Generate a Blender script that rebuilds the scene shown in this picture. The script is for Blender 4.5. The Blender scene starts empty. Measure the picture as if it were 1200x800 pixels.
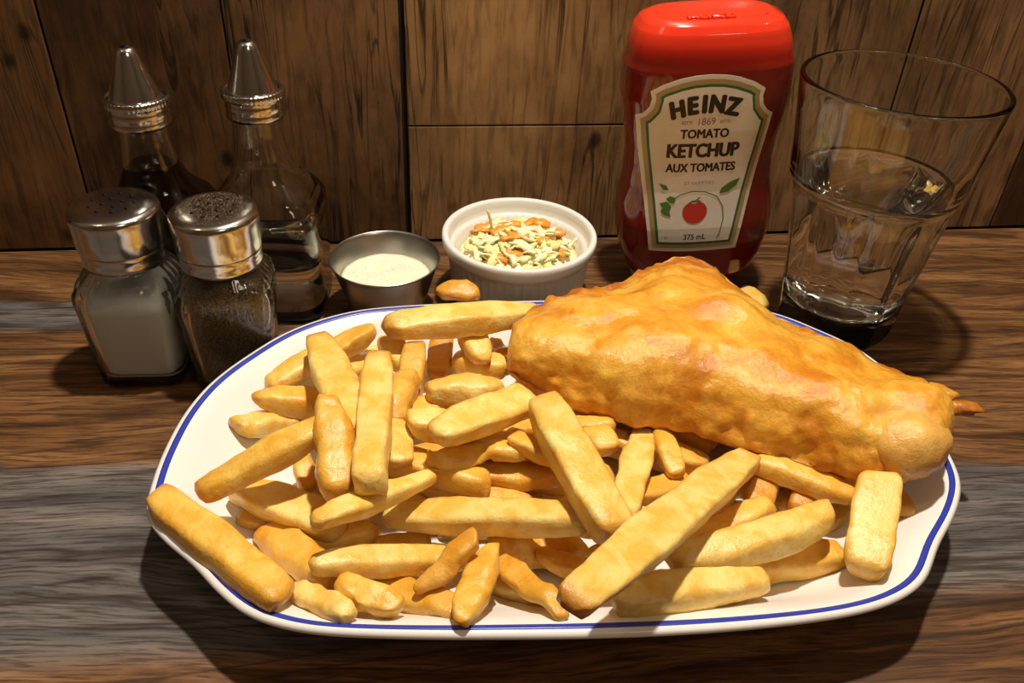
import bpy, bmesh, math, random
import numpy as np
from mathutils import Vector, Matrix, noise as mnoise

# ------------------------------------------------------------------ camera, world, lights
scene = bpy.context.scene
col = scene.collection
PI = math.pi
FPX, CAM_H, YAW = 1000.0, 0.27, math.radians(-8.48)
def cam_rot():
    d = np.array([532-600, 1790-400, FPX], float); d /= np.linalg.norm(d)
    up = -d; f = np.array([0, 0, 1.0]); y = f-up*(f@up); y /= np.linalg.norm(y)
    x = np.cross(y, up); R = np.stack([x, y, up]); c, s = math.cos(YAW), math.sin(YAW)
    return np.array([[c, -s, 0], [s, c, 0], [0, 0, 1]]) @ R
CR = cam_rot(); CP = np.array([0, 0, CAM_H])
def un(px, py, z=0.0):
    d = CR @ np.array([px-600, py-400, FPX]); return CP+d*((z-CP[2])/d[2])
def pr(P):
    v = CR.T @ (np.asarray(P, float)-CP); return 600+FPX*v[0]/v[2], 400+FPX*v[1]/v[2]
def ppm(P):
    return FPX/(CR.T @ (np.asarray(P, float)-CP))[2]
cd = bpy.data.cameras.new('camera'); cam = bpy.data.objects.new('camera', cd); col.objects.link(cam)
cx_, cy_, cz_ = CR @ [1, 0, 0], CR @ [0, -1, 0], CR @ [0, 0, -1]
cam.matrix_world = Matrix(((cx_[0], cy_[0], cz_[0], 0), (cx_[1], cy_[1], cz_[1], 0), (cx_[2], cy_[2], cz_[2], CAM_H), (0, 0, 0, 1)))
cd.sensor_width = 36; cd.sensor_fit = 'HORIZONTAL'; cd.lens = FPX/1200*36; cd.clip_start = 0.01
scene.camera = cam
vs = scene.view_settings
vs.view_transform = 'Standard'; vs.look = 'None'; vs.gamma = 1.0; vs.use_curve_mapping = False; vs.exposure = 0.0
w = bpy.data.worlds.new('dim_room'); scene.world = w; w.use_nodes = True
w.node_tree.nodes['Background'].inputs[0].default_value = (1.0, 0.83, 0.62, 1); w.node_tree.nodes['Background'].inputs[1].default_value = 0.03
def lamp(name, kind, loc, power, color, size, target=None):
    l = bpy.data.lights.new(name, kind); o = bpy.data.objects.new(name, l); col.objects.link(o)
    o.location = loc; l.energy = power; l.color = color
    if kind == 'AREA': l.shape = 'DISK'; l.size = size
    else: l.shadow_soft_size = size
    if target: o.rotation_euler = (Vector(target)-Vector(loc)).to_track_quat('-Z', 'Y').to_euler()
    return o
key = lamp('table_spot', 'SPOT', (0.115, 0.365, 0.90), 36, (1.0, 0.91, 0.77), 0.020)
key.data.spot_size = math.radians(125); key.data.spot_blend = 0.6; key.data.cycles.is_caustics_light = True
lamp('room_lamp', 'AREA', (0.50, -0.75, 1.25), 2.4, (1.0, 0.85, 0.66), 0.30, (0.08, 0.40, 0.05))
lamp('ceiling_spot', 'POINT', (-0.75, 0.10, 1.55), 4, (1.0, 0.87, 0.68), 0.035)
lamp('ceiling_spot', 'POINT', (1.15, 0.05, 1.60), 4, (1.0, 0.87, 0.68), 0.035)
scene.cycles.use_denoising = True
scene.cycles.max_bounces = 16; scene.cycles.transmission_bounces = 14; scene.cycles.transparent_max_bounces = 16

# ------------------------------------------------------------------ helpers
def nvec(p): return Vector((mnoise.noise(p+Vector((9.3, 1.4, 3.1))), mnoise.noise(p+Vector((-4.1, 7.7, 2.3))), mnoise.noise(p+Vector((1.9, -6.2, 8.8)))))
def obj(name, me, mat=None, parent=None, loc=None):
    o = bpy.data.objects.new(name, me); col.objects.link(o)
    if mat is not None and not me.materials: me.materials.append(mat)
    if parent is not None: o.parent = parent
    if loc is not None: o.location = loc
    return o
def through(o): o.cycles.is_caustics_caster = True; return o
def lit(o): o.cycles.is_caustics_receiver = True; return o
def thing(name, label, cat, loc=(0, 0, 0), rotz=0, group=None):
    o = bpy.data.objects.new(name, None); col.objects.link(o); o.empty_display_size = 0.02
    o.location = loc; o.rotation_euler = (0, 0, rotz); tag(o, label, cat, group); return o
def tag(o, label, cat, group=None):
    o['label'] = label; o['category'] = cat
    if group: o['group'] = group
    return o
def mesh(name, verts, faces, smooth=True):
    me = bpy.data.meshes.new(name); me.from_pydata([tuple(v) for v in verts], [], faces); me.update()
    if smooth: me.polygons.foreach_set('use_smooth', [True]*len(me.polygons))
    return me
def recalc(me):
    bm = bmesh.new(); bm.from_mesh(me); bmesh.ops.recalc_face_normals(bm, faces=bm.faces); bm.to_mesh(me); bm.free(); return me
def loft(name, rings, close_start=True, close_end=True, loop=False, smooth=True):
    """rings: list of equally long point lists; stitched into a skin"""
    n = len(rings[0]); V = [p for r in rings for p in r]; F = []
    m = len(rings)
    for i in range(m if loop else m-1):
        a, b = i*n, ((i+1) % m)*n
        for k in range(n):
            k2 = (k+1) % n; F.append((a+k, a+k2, b+k2, b+k))
    if not loop:
        if close_start: F.append(tuple(reversed(range(n))))
        if close_end: F.append(tuple(range((m-1)*n, m*n)))
    return recalc(mesh(name, V, F, smooth))
def ring(z, r, n=48, p=2.0, ry=None, mod=None):
    out = []
    for k in range(n):
        a = 2*PI*k/n; c, s = math.cos(a), math.sin(a)
        q = 1.0 if p == 2 else (abs(c)**p+abs(s)**p)**(-1.0/p)
        rr = r*q*(1 if mod is None else mod(a, z)); ky = 1 if ry is None else ry/r
        out.append((rr*c, rr*s*ky, z))
    return out
def lathe(name, prof, n=48, p=None, mod=None, loop=False, cs=True, ce=True):
    return loft(name, [ring(z, max(r, 1e-5), n, 2 if p is None else p[i], None, mod) for i, (z, r) in enumerate(prof)], cs, ce, loop)
def box(name, x0, x1, y0, y1, z0, z1, bev=0.0):
    bm = bmesh.new(); bmesh.ops.create_cube(bm, size=1)
    for v in bm.verts: v.co = Vector(((x0+x1)/2+v.co.x*(x1-x0), (y0+y1)/2+v.co.y*(y1-y0), (z0+z1)/2+v.co.z*(z1-z0)))
    if bev: bmesh.ops.bevel(bm, geom=bm.edges[:], offset=bev, segments=2, affect='EDGES', profile=0.5)
    me = bpy.data.meshes.new(name); bm.to_mesh(me); bm.free(); return me
def tube(name, pts, rad, n=8):
    rings = []; pts = [Vector(p) for p in pts]
    for i, p in enumerate(pts):
        t = (pts[min(i+1, len(pts)-1)]-pts[max(i-1, 0)]).normalized()
        u = t.orthogonal().normalized() if i == 0 else (u-t*u.dot(t)).normalized()
        v = t.cross(u); r = rad[i] if isinstance(rad, (list, tuple)) else rad
        rings.append([tuple(p+u*r*math.cos(2*PI*k/n)+v*r*math.sin(2*PI*k/n)) for k in range(n)])
    return loft(name, rings)
def interp(x, xs, ys): return float(np.interp(x, xs, ys))

# ------------------------------------------------------------------ materials
class Mat:
    def __init__(s, name):
        s.m = bpy.data.materials.new(name); s.m.use_nodes = True; s.nt = s.m.node_tree
        s.b = s.nt.nodes['Principled BSDF']; s.out = s.nt.nodes['Material Output']
    def n(s, t, **kw):
        nd = s.nt.nodes.new(t)
        for k, v in kw.items():
            if k.startswith('i_'): nd.inputs[k[2:].replace('_', ' ')].default_value = v
            else: setattr(nd, k, v)
        return nd
    def l(s, a, b): s.nt.links.new(a, b)
    def set(s, **kw):
        for k, v in kw.items(): s.b.inputs[k.replace('_', ' ')].default_value = v
        return s
    def coord(s, scale=(1, 1, 1), kind='Object', loc=(0, 0, 0)):
        tc = s.n('ShaderNodeTexCoord'); mp = s.n('ShaderNodeMapping'); mp.inputs['Scale'].default_value = scale; mp.inputs['Location'].default_value = loc
        s.l(tc.outputs[kind], mp.inputs[0]); return mp.outputs[0]
    def noise(s, vec, scale, detail=4, rough=0.55, dist=0.0):
        t = s.n('ShaderNodeTexNoise'); t.inputs['Scale'].default_value = scale; t.inputs['Detail'].default_value = detail
        t.inputs['Roughness'].default_value = rough; t.inputs['Distortion'].default_value = dist
        if vec is not None: s.l(vec, t.inputs['Vector'])
        return t.outputs['Fac']
    def ramp(s, fac, stops, interp_='LINEAR'):
        r = s.n('ShaderNodeValToRGB'); e = r.color_ramp.elements; r.color_ramp.interpolation = interp_
        while len(e) < len(stops): e.new(0.5)
        for k, (p, c) in enumerate(stops):
            e[k].position = p; e[k].color = (c, c, c, 1) if isinstance(c, (int, float)) else (*c, 1)
        s.l(fac, r.inputs[0]); return r.outputs[0]
    def mix(s, fac, a, b, mode='MIX'):
        x = s.n('ShaderNodeMix', data_type='RGBA', blend_type=mode); x.clamp_factor = True
        for sock, v in ((x.inputs[0], fac), (x.inputs[6], a), (x.inputs[7], b)):
            if isinstance(v, (int, float)): sock.default_value = v
            elif isinstance(v, tuple): sock.default_value = (*v, 1)
            else: s.l(v, sock)
        return x.outputs[2]
    def math(s, op, a, b=0.0, c=None):
        x = s.n('ShaderNodeMath', operation=op)
        for k, v in enumerate((a, b) if c is None else (a, b, c)):
            if isinstance(v, (int, float)): x.inputs[k].default_value = v
            else: s.l(v, x.inputs[k])
        return x.outputs[0]
    def base(s, c):
        if isinstance(c, tuple): s.b.inputs['Base Color'].default_value = (*c, 1)
        else: s.l(c, s.b.inputs['Base Color'])
        return s
    def bump(s, h, strength=0.3, dist=0.001):
        b = s.n('ShaderNodeBump'); b.inputs['Strength'].default_value = strength; b.inputs['Distance'].default_value = dist
        s.l(h, b.inputs['Height']); s.l(b.outputs[0], s.b.inputs['Normal']); return s
def plain(name, c, rough=0.5, metal=0.0, **kw):
    return Mat(name).base(c).set(Roughness=rough, Metallic=metal, **kw).m

def wall_wood(name, light, dark, streak, seed, crack=0.5):
    M = Mat(name); oi = M.n('ShaderNodeObjectInfo')
    v = M.coord((24, 24, 3.0), loc=(seed, seed*2, seed*.7)); f = M.coord((210, 210, 26), loc=(seed*3, 0, seed))
    g = M.noise(v, 1.0, 5, 0.6, 0.8); fine = M.noise(f, 1.0, 5, 0.6, 0.5)
    blot = M.noise(M.coord((13, 13, 9), loc=(seed, 1, 2)), 1.0, 6, 0.66, 0.4)
    c = M.ramp(g, [(0.30, tuple(x*.45+y*.55 for x, y in zip(dark, light))), (0.52, light), (0.74, tuple(x*1.18 for x in light))])
    c = M.mix(M.ramp(blot, [(0.36, 0.85), (0.60, 0.0)]), c, dark)
    c = M.mix(M.ramp(fine, [(0.36, 0.55), (0.52, 0.0)]), c, streak)
    cr = M.noise(M.coord((85, 85, 4.5), loc=(seed*5, 3, 1)), 1.0, 3, 0.5, 1.6)
    crk = M.ramp(cr, [(0.0, 0.0), (0.455, 0.0), (0.495, 1.0), (0.535, 0.0)])
    msk = M.ramp(M.noise(M.coord((16, 16, 8), loc=(seed*7, 0, 4)), 1.0, 3), [(0.43, 0.0), (0.56, crack)])
    k = M.math('MULTIPLY', crk, msk)
    vo = M.n('ShaderNodeTexVoronoi'); vo.inputs['Scale'].default_value = 1; M.l(M.coord((26, 26, 19), loc=(seed, 2, 3)), vo.inputs['Vector'])
    knot = M.ramp(vo.outputs['Distance'], [(0.06, 1.0), (0.13, 0.0)])
    c = M.mix(k, c, (0.008, 0.005, 0.003)); c = M.mix(M.math('MULTIPLY', knot, 0.8), c, (0.010, 0.006, 0.004))
    M.base(c).set(Roughness=0.5); M.b.inputs['Specular IOR Level'].default_value = 0.35
    M.bump(M.math('SUBTRACT', fine, k), 0.35, 0.0008); return M.m

def table_wood():
    M = Mat('rosewood_tabletop'); tc = M.n('ShaderNodeTexCoord'); sx = M.n('ShaderNodeSeparateXYZ'); M.l(tc.outputs['Object'], sx.inputs[0])
    X, Y = sx.outputs[0], sx.outputs[1]
    warp = M.math('MULTIPLY_ADD', M.noise(M.coord((4, 9, 1)), 1.0, 3, 0.5), 0.045, -0.0225)
    yw = M.math('ADD', M.math('MULTIPLY_ADD', X, 0.07, Y), warp)
    cv = M.n('ShaderNodeCombineXYZ'); M.l(M.math('MULTIPLY', X, 5.5), cv.inputs[0]); M.l(M.math('MULTIPLY', yw, 75), cv.inputs[1])
    g = M.noise(cv.outputs[0], 1.0, 5, 0.6, 1.1)
    cf = M.n('ShaderNodeCombineXYZ'); M.l(M.math('MULTIPLY', X, 45), cf.inputs[0]); M.l(M.math('MULTIPLY', yw, 800), cf.inputs[1])
    fine = M.noise(cf.outputs[0], 1.0, 4, 0.65, 0.2)
    brown = M.ramp(g, [(0.28, (0.030, 0.012, 0.005)), (0.42, (0.105, 0.043, 0.015)), (0.55, (0.20, 0.090, 0.031)), (0.72, (0.32, 0.16, 0.060))])
    grey = M.ramp(g, [(0.28, (0.055, 0.048, 0.046)), (0.48, (0.135, 0.118, 0.110)), (0.70, (0.25, 0.215, 0.185))])
    band = M.math('MULTIPLY', M.ramp(yw, [(0.280, 1.0), (0.285, 0.0)]), M.ramp(M.math('MULTIPLY_ADD', warp, 0.5, Y), [(0.184, 0.0), (0.196, 1.0)]))
    strip = M.math('MULTIPLY', M.ramp(yw, [(0.379, 0.0), (0.383, 1.0), (0.414, 1.0), (0.417, 0.0)]), M.ramp(M.math('ADD', X, 0.5), [(0.36, 1.0), (0.46, 0.0)]))
    c = M.mix(M.math('MAXIMUM', band, strip), brown, grey)
    c = M.mix(M.ramp(fine, [(0.40, 0.70), (0.53, 0.0)]), c, (0.022, 0.011, 0.006))
    dk = M.noise(M.coord((2.2, 26, 1), loc=(3, 1, 0)), 1.0, 3, 0.5, 1.5)
    c = M.mix(M.ramp(dk, [(0.47, 0.0), (0.50, 0.75), (0.53, 0.0)]), c, (0.028, 0.014, 0.008))
    M.base(c).set(Roughness=0.42); M.b.inputs['Specular IOR Level'].default_value = 0.4
    return M.bump(fine, 0.18, 0.0004).m

def glass(name, tint=(1, 1, 1), clear=0.35, ior=1.47):
    """clear glass: a share of the light goes straight through, the rest bends"""
    M = Mat(name); g = M.n('ShaderNodeBsdfGlass'); g.inputs['Color'].default_value = (*tint, 1); g.inputs['Roughness'].default_value = 0.0; g.inputs['IOR'].default_value = ior
    t = M.n('ShaderNodeBsdfTransparent'); t.inputs[0].default_value = (*[x**0.5*0.985 for x in tint], 1)
    if not clear: M.l(g.outputs[0], M.out.inputs[0]); return M.m
    mx = M.n('ShaderNodeMixShader'); mx.inputs[0].default_value = clear
    M.l(g.outputs[0], mx.inputs[1]); M.l(t.outputs[0], mx.inputs[2]); M.l(mx.outputs[0], M.out.inputs[0]); return M.m

def fry_mat():
    M = Mat('fried_potato'); oi = M.n('ShaderNodeObjectInfo'); v = M.coord()
    at = M.n('ShaderNodeAttribute', attribute_name='brown'); seed = M.math('MULTIPLY', oi.outputs['Random'], 7.0)
    ad = M.n('ShaderNodeVectorMath', operation='ADD'); M.l(v, ad.inputs[0]); M.l(seed, ad.inputs[1]); vv = ad.outputs[0]
    n1 = M.noise(vv, 95, 4, 0.6, 0.4); n2 = M.noise(vv, 420, 4, 0.65); n3 = M.noise(vv, 38, 2, 0.5)
    c = M.mix(M.ramp(n1, [(0.40, 0.0), (0.60, 1.0)]), (0.94, 0.69, 0.225), (0.86, 0.52, 0.085))
    c = M.mix(M.ramp(n3, [(0.52, 0.0), (0.80, 0.5)]), c, (0.76, 0.38, 0.045))
    c = M.mix(1.0, c, oi.outputs['Color'], 'MULTIPLY')
    br = M.math('ADD', at.outputs['Fac'], M.math('MULTIPLY_ADD', n1, 0.8, -0.42))
    c = M.mix(M.ramp(br, [(0.15, 0.0), (1.0, 0.95)]), c, (0.52, 0.18, 0.014))
    c = M.mix(M.ramp(n2, [(0.28, 0.35), (0.40, 0.0)]), c, (0.70, 0.36, 0.05))
    M.base(c).set(Roughness=0.30); M.b.inputs['Subsurface Weight'].default_value = 0.12
    M.b.inputs['Subsurface Radius'].default_value = (0.006, 0.0025, 0.0005); M.b.inputs['Subsurface Scale'].default_value = 1.0
    M.b.inputs['Specular IOR Level'].default_value = 0.45
    return M.bump(M.math('ADD', n2, M.math('MULTIPLY', n1, 0.8)), 0.40, 0.0012).m

def batter_mat():
    M = Mat('golden_batter'); v = M.coord(); at = M.n('ShaderNodeAttribute', attribute_name='brown'); pl = M.n('ShaderNodeAttribute', attribute_name='pale')
    n1 = M.noise(v, 42, 5, 0.62, 0.6); n2 = M.noise(v, 520, 5, 0.72, 0.3); n3 = M.noise(v, 120, 4, 0.6, 0.5)
    c = M.ramp(n1, [(0.34, (0.90, 0.52, 0.085)), (0.50, (0.82, 0.39, 0.038)), (0.64, (0.64, 0.22, 0.013))])
    c = M.mix(M.ramp(n3, [(0.52, 0.0), (0.72, 0.55)]), c, (0.66, 0.235, 0.016))
    br = M.math('ADD', at.outputs['Fac'], M.math('MULTIPLY_ADD', n3, 0.9, -0.45))
    c = M.mix(M.ramp(br, [(0.25, 0.0), (0.95, 0.95)]), c, (0.42, 0.115, 0.010))
    c = M.mix(M.math('MULTIPLY', pl.outputs['Fac'], 0.85), c, (0.88, 0.60, 0.26))
    M.base(c).set(Roughness=0.24); M.b.inputs['Subsurface Weight'].default_value = 0.04; M.b.inputs['Subsurface Scale'].default_value = 1.0
    M.b.inputs['Subsurface Radius'].default_value = (0.006, 0.0025, 0.0008); M.b.inputs['Specular IOR Level'].default_value = 0.65
    return M.bump(M.math('ADD', M.math('MULTIPLY', n2, 1.0), M.math('MULTIPLY', n3, 1.4)), 0.38, 0.0014).m

def speckle(name, a, b, scale, lo=0.42, hi=0.58, rough=0.9):
    M = Mat(name); n = M.noise(M.coord(), scale, 3, 0.7); M.base(M.ramp(n, [(lo, a), (hi, b)])).set(Roughness=rough); return M.bump(n, 0.4, 0.0006).m

MT = {}
MT['table'] = table_wood()
MT['dark'] = plain('dark_backing', (0.006, 0.004, 0.003), 0.9)
MT['china'] = plain('white_china', (0.86, 0.83, 0.80), 0.22)
MT['blue'] = plain('blue_glaze', (0.030, 0.048, 0.38), 0.25)
MT['fry'] = fry_mat(); MT['batter'] = batter_mat()
MT['glass'] = glass('tumbler_glass', (0.99, 1.0, 0.995), 0.0)
MT['bottle'] = glass('bottle_glass', (0.985, 0.99, 0.985), 0.0)
MT['shaker'] = glass('shaker_glass', (0.975, 0.988, 0.975), 0.12)
MT['water'] = glass('water', (1, 1, 1), 0.0, 1.333)
def liquid(name, c, dens):
    M = Mat(name); g = M.n('ShaderNodeBsdfRefraction'); M.nt.nodes.remove(g); M.base(c).set(Roughness=0.03, IOR=1.34); M.b.inputs['Transmission Weight'].default_value = dens; return M.m
MT['malt'] = liquid('malt_vinegar', (0.022, 0.004, 0.0015), 0.25)
MT['whitevin'] = glass('white_vinegar', (0.99, 0.985, 0.97), 0.0, 1.34)
MT['steel'] = Mat('brushed_steel').base((0.62, 0.60, 0.57)).set(Metallic=1.0, Roughness=0.18).m
MT['cupsteel'] = Mat('cup_steel').base((0.50, 0.48, 0.44)).set(Metallic=1.0, Roughness=0.30).m
MT['hole'] = plain('cap_hole', (0.01, 0.01, 0.01), 0.9)
MT['salt'] = speckle('salt_grains', (0.88, 0.87, 0.85), (0.96, 0.95, 0.94), 1500)
MT['pepper'] = speckle('ground_pepper', (0.035, 0.022, 0.012), (0.30, 0.21, 0.12), 1300, 0.38, 0.66)
MT['dust'] = speckle('pepper_dust', (0.16, 0.11, 0.06), (0.42, 0.32, 0.20), 1600)

# ------------------------------------------------------------------ setting: plank wall
wall = obj('wall_back', box('wall_back', -0.75, 0.95, 0.4885, 0.53, -0.80, 0.75), MT['dark']); wall['kind'] = 'structure'
cols_ = [(-0.56, -0.375, 3, []), (-0.374, -0.2802, 0, []), (-0.2794, -0.1862, 1, [0.42]), (-0.1850, -0.0930, 2, [0.55]), (-0.0922, 0.0008, 3, [0.38]), (0.0040, 0.1995, 4, [0.0766, 0.46]),
         (0.2005, 0.3045, 5, [0.35]), (0.3062, 0.405, 6, [0.5]), (0.406, 0.60, 2, [])]
wm = [wall_wood('reclaimed_plank_a', (0.164, 0.075, 0.024), (0.041, 0.018, 0.007), (0.024, 0.011, 0.004), 1.3),
      wall_wood('reclaimed_plank_b', (0.196, 0.091, 0.031), (0.073, 0.031, 0.010), (0.036, 0.015, 0.006), 4.1, 0.5),
      wall_wood('reclaimed_plank_c', (0.150, 0.068, 0.024), (0.035, 0.015, 0.007), (0.018, 0.008, 0.003), 7.7, 0.8),
      wall_wood('reclaimed_plank_d', (0.230, 0.114, 0.044), (0.055, 0.025, 0.010), (0.024, 0.011, 0.006), 11.2, 1.0),
      wall_wood('reclaimed_plank_e', (0.420, 0.237, 0.096), (0.199, 0.102, 0.039), (0.094, 0.049, 0.021), 16.4, 0.9),
      wall_wood('reclaimed_plank_f', (0.378, 0.205, 0.084), (0.126, 0.063, 0.026), (0.063, 0.032, 0.013), 21.9, 0.8),
      wall_wood('reclaimed_plank_g', (0.331, 0.174, 0.073), (0.085, 0.043, 0.018), (0.045, 0.022, 0.010), 27.3, 0.8)]
for x0, x1, mi, cuts in cols_:
    zs = [0.0]+cuts+[0.74]
    for a, b in zip(zs[:-1], zs[1:]):
        obj('plank', box('plank', x0, x1, 0.486, 0.4890, a+0.0004, b-0.0004, 0.0006), wm[mi], wall)

room_paint = plain('warm_plaster', (0.55, 0.46, 0.36), 0.8)
for nm, bx in (('ceiling', (-1.6, 1.8, -1.8, 0.60, 1.90, 1.95)), ('wall_left', (-1.65, -1.6, -1.8, 0.60, -0.80, 1.95)), ('wall_right', (1.8, 1.85, -1.8, 0.60, -0.80, 1.95)), ('wall_front', (-1.65, 1.85, -1.85, -1.8, -0.80, 1.95)),
               ('wall_upper_back', (-1.6, 1.8, 0.532, 0.60, -0.80, 1.95))):
    o = obj(nm, box(nm, *bx), room_paint); o['kind'] = 'structure'
floor = obj('floor', box('floor', -1.65, 1.85, -1.85, 0.60, -0.85, -0.80), plain('dark_floor', (0.04, 0.03, 0.025), 0.6)); floor['kind'] = 'structure'
# ------------------------------------------------------------------ table
table = thing('dining_table', 'dark rosewood table top with brown and grey streaked grain against plank wall', 'table', (0, 0, 0))
lit(obj('tabletop', box('tabletop', -0.75, 0.95, -0.35, 0.4855, -0.03, 0.0, 0.002), MT['table'], table))
for lx in (-0.70, 0.84):
    for ly in (-0.30, 0.42): obj('leg', box('leg', lx, lx+0.06, ly, ly+0.06, -0.80, -0.03, 0.003), MT['dark'], table)

# ------------------------------------------------------------------ plate
PZ = 0.030
def catmull(P, sub):
    P = np.array(P); n = len(P); out = []
    for i in range(n):
        a, b, c, d = P[i-1], P[i], P[(i+1) % n], P[(i+2) % n]
        for k in range(sub):
            t = k/sub; out.append(0.5*((2*b)+(c-a)*t+(2*a-5*b+4*c-d)*t*t+(3*b-a-3*c+d)*t**3))
    return np.array(out)
plate_pts = [(-.1016, .2385), (-.1032, .2555), (-.1022, .2740), (-.0985, .2965), (-.0905, .3180), (-.0770, .3375), (-.0590, .3570), (-.0345, .3705), (-.0100, .3755), (.030, .3772), (.075, .3768),
             (.120, .3750), (.162, .3700), (.1932, .3580), (.2116, .3405), (.2252, .3230), (.2330, .2990), (.2340, .2720), (.2310, .2475), (.2262, .2290), (.2145, .2130), (.1985, .1975), (.1850, .1824),
             (.1690, .1742), (.1479, .1700), (.1190, .1684), (.0888, .1684), (.0593, .1697), (.0306, .1719), (.0021, .1746), (-.0261, .1783), (-.0431, .1822), (-.0578, .1890), (-.0693, .1995), (-.0803, .2128), (-.0930, .2255)]
PO = catmull(np.array(plate_pts)*0.9677, 6); PC = np.array([0.0639, 0.2632])
for _ in range(3): PO = 0.25*np.roll(PO, 1, 0)+0.5*PO+0.25*np.roll(PO, -1, 0)
def plate_ring(d, z):
    v = PO-PC; r = np.linalg.norm(v, axis=1)[:, None]; return [(*(PC+v*np.maximum(r-d, 0.0005)/r), z)[:2]+(z,) for v, r in zip(v, r)] if False else [(float(PC[0]+a[0]*max(l-d, 0.0004)/l), float(PC[1]+a[1]*max(l-d, 0.0004)/l), z) for a, l in zip(v, r[:, 0])]
# height of the upper surface as a function of the distance d from the rim
PD = [0.0, 0.0012, 0.003, 0.006, 0.012, 0.020, 0.028, 0.036, 0.046, 0.09]
PT = [PZ, PZ+0.0012, PZ+0.0013, PZ+0.0004, PZ-0.0035, PZ-0.0100, PZ-0.0155, PZ-0.0185, PZ-0.0200, PZ-0.0200]
PTOP0 = PT[-1]
plate = thing('dinner_plate', 'large white oblong china plate with a thin blue rim line under the fish and fries', 'plate', (0, 0, 0))
under = [(0.0006, PZ-0.0016), (0.004, PZ-0.0042), (0.011, PZ-0.0090), (0.022, PZ-0.0160), (0.032, PZ-0.0235), (0.036, 0.0010), (0.038, 0.0), (0.042, 0.0), (0.044, 0.0015), (0.08, 0.0015)]
rings = [plate_ring(d, z) for d, z in reversed(under)]+[plate_ring(d, z) for d, z in zip(PD, PT)]
obj('plate_body', loft('plate_body', rings), MT['china'], plate)
def ptop(d): return interp(d, PD, PT)
st = [plate_ring(d, ptop(d)+0.00018) for d in (0.0026, 0.0034, 0.0042, 0.0049)]
n_ = len(st[0]); stm = loft('rim_line', st+[plate_ring(d, ptop(d)-0.0003) for d in (0.0049, 0.0026)], loop=True)
ln = obj('rim_line', stm, MT['blue'], plate); ln['label'] = 'thin cobalt blue line around the rim'

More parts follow.
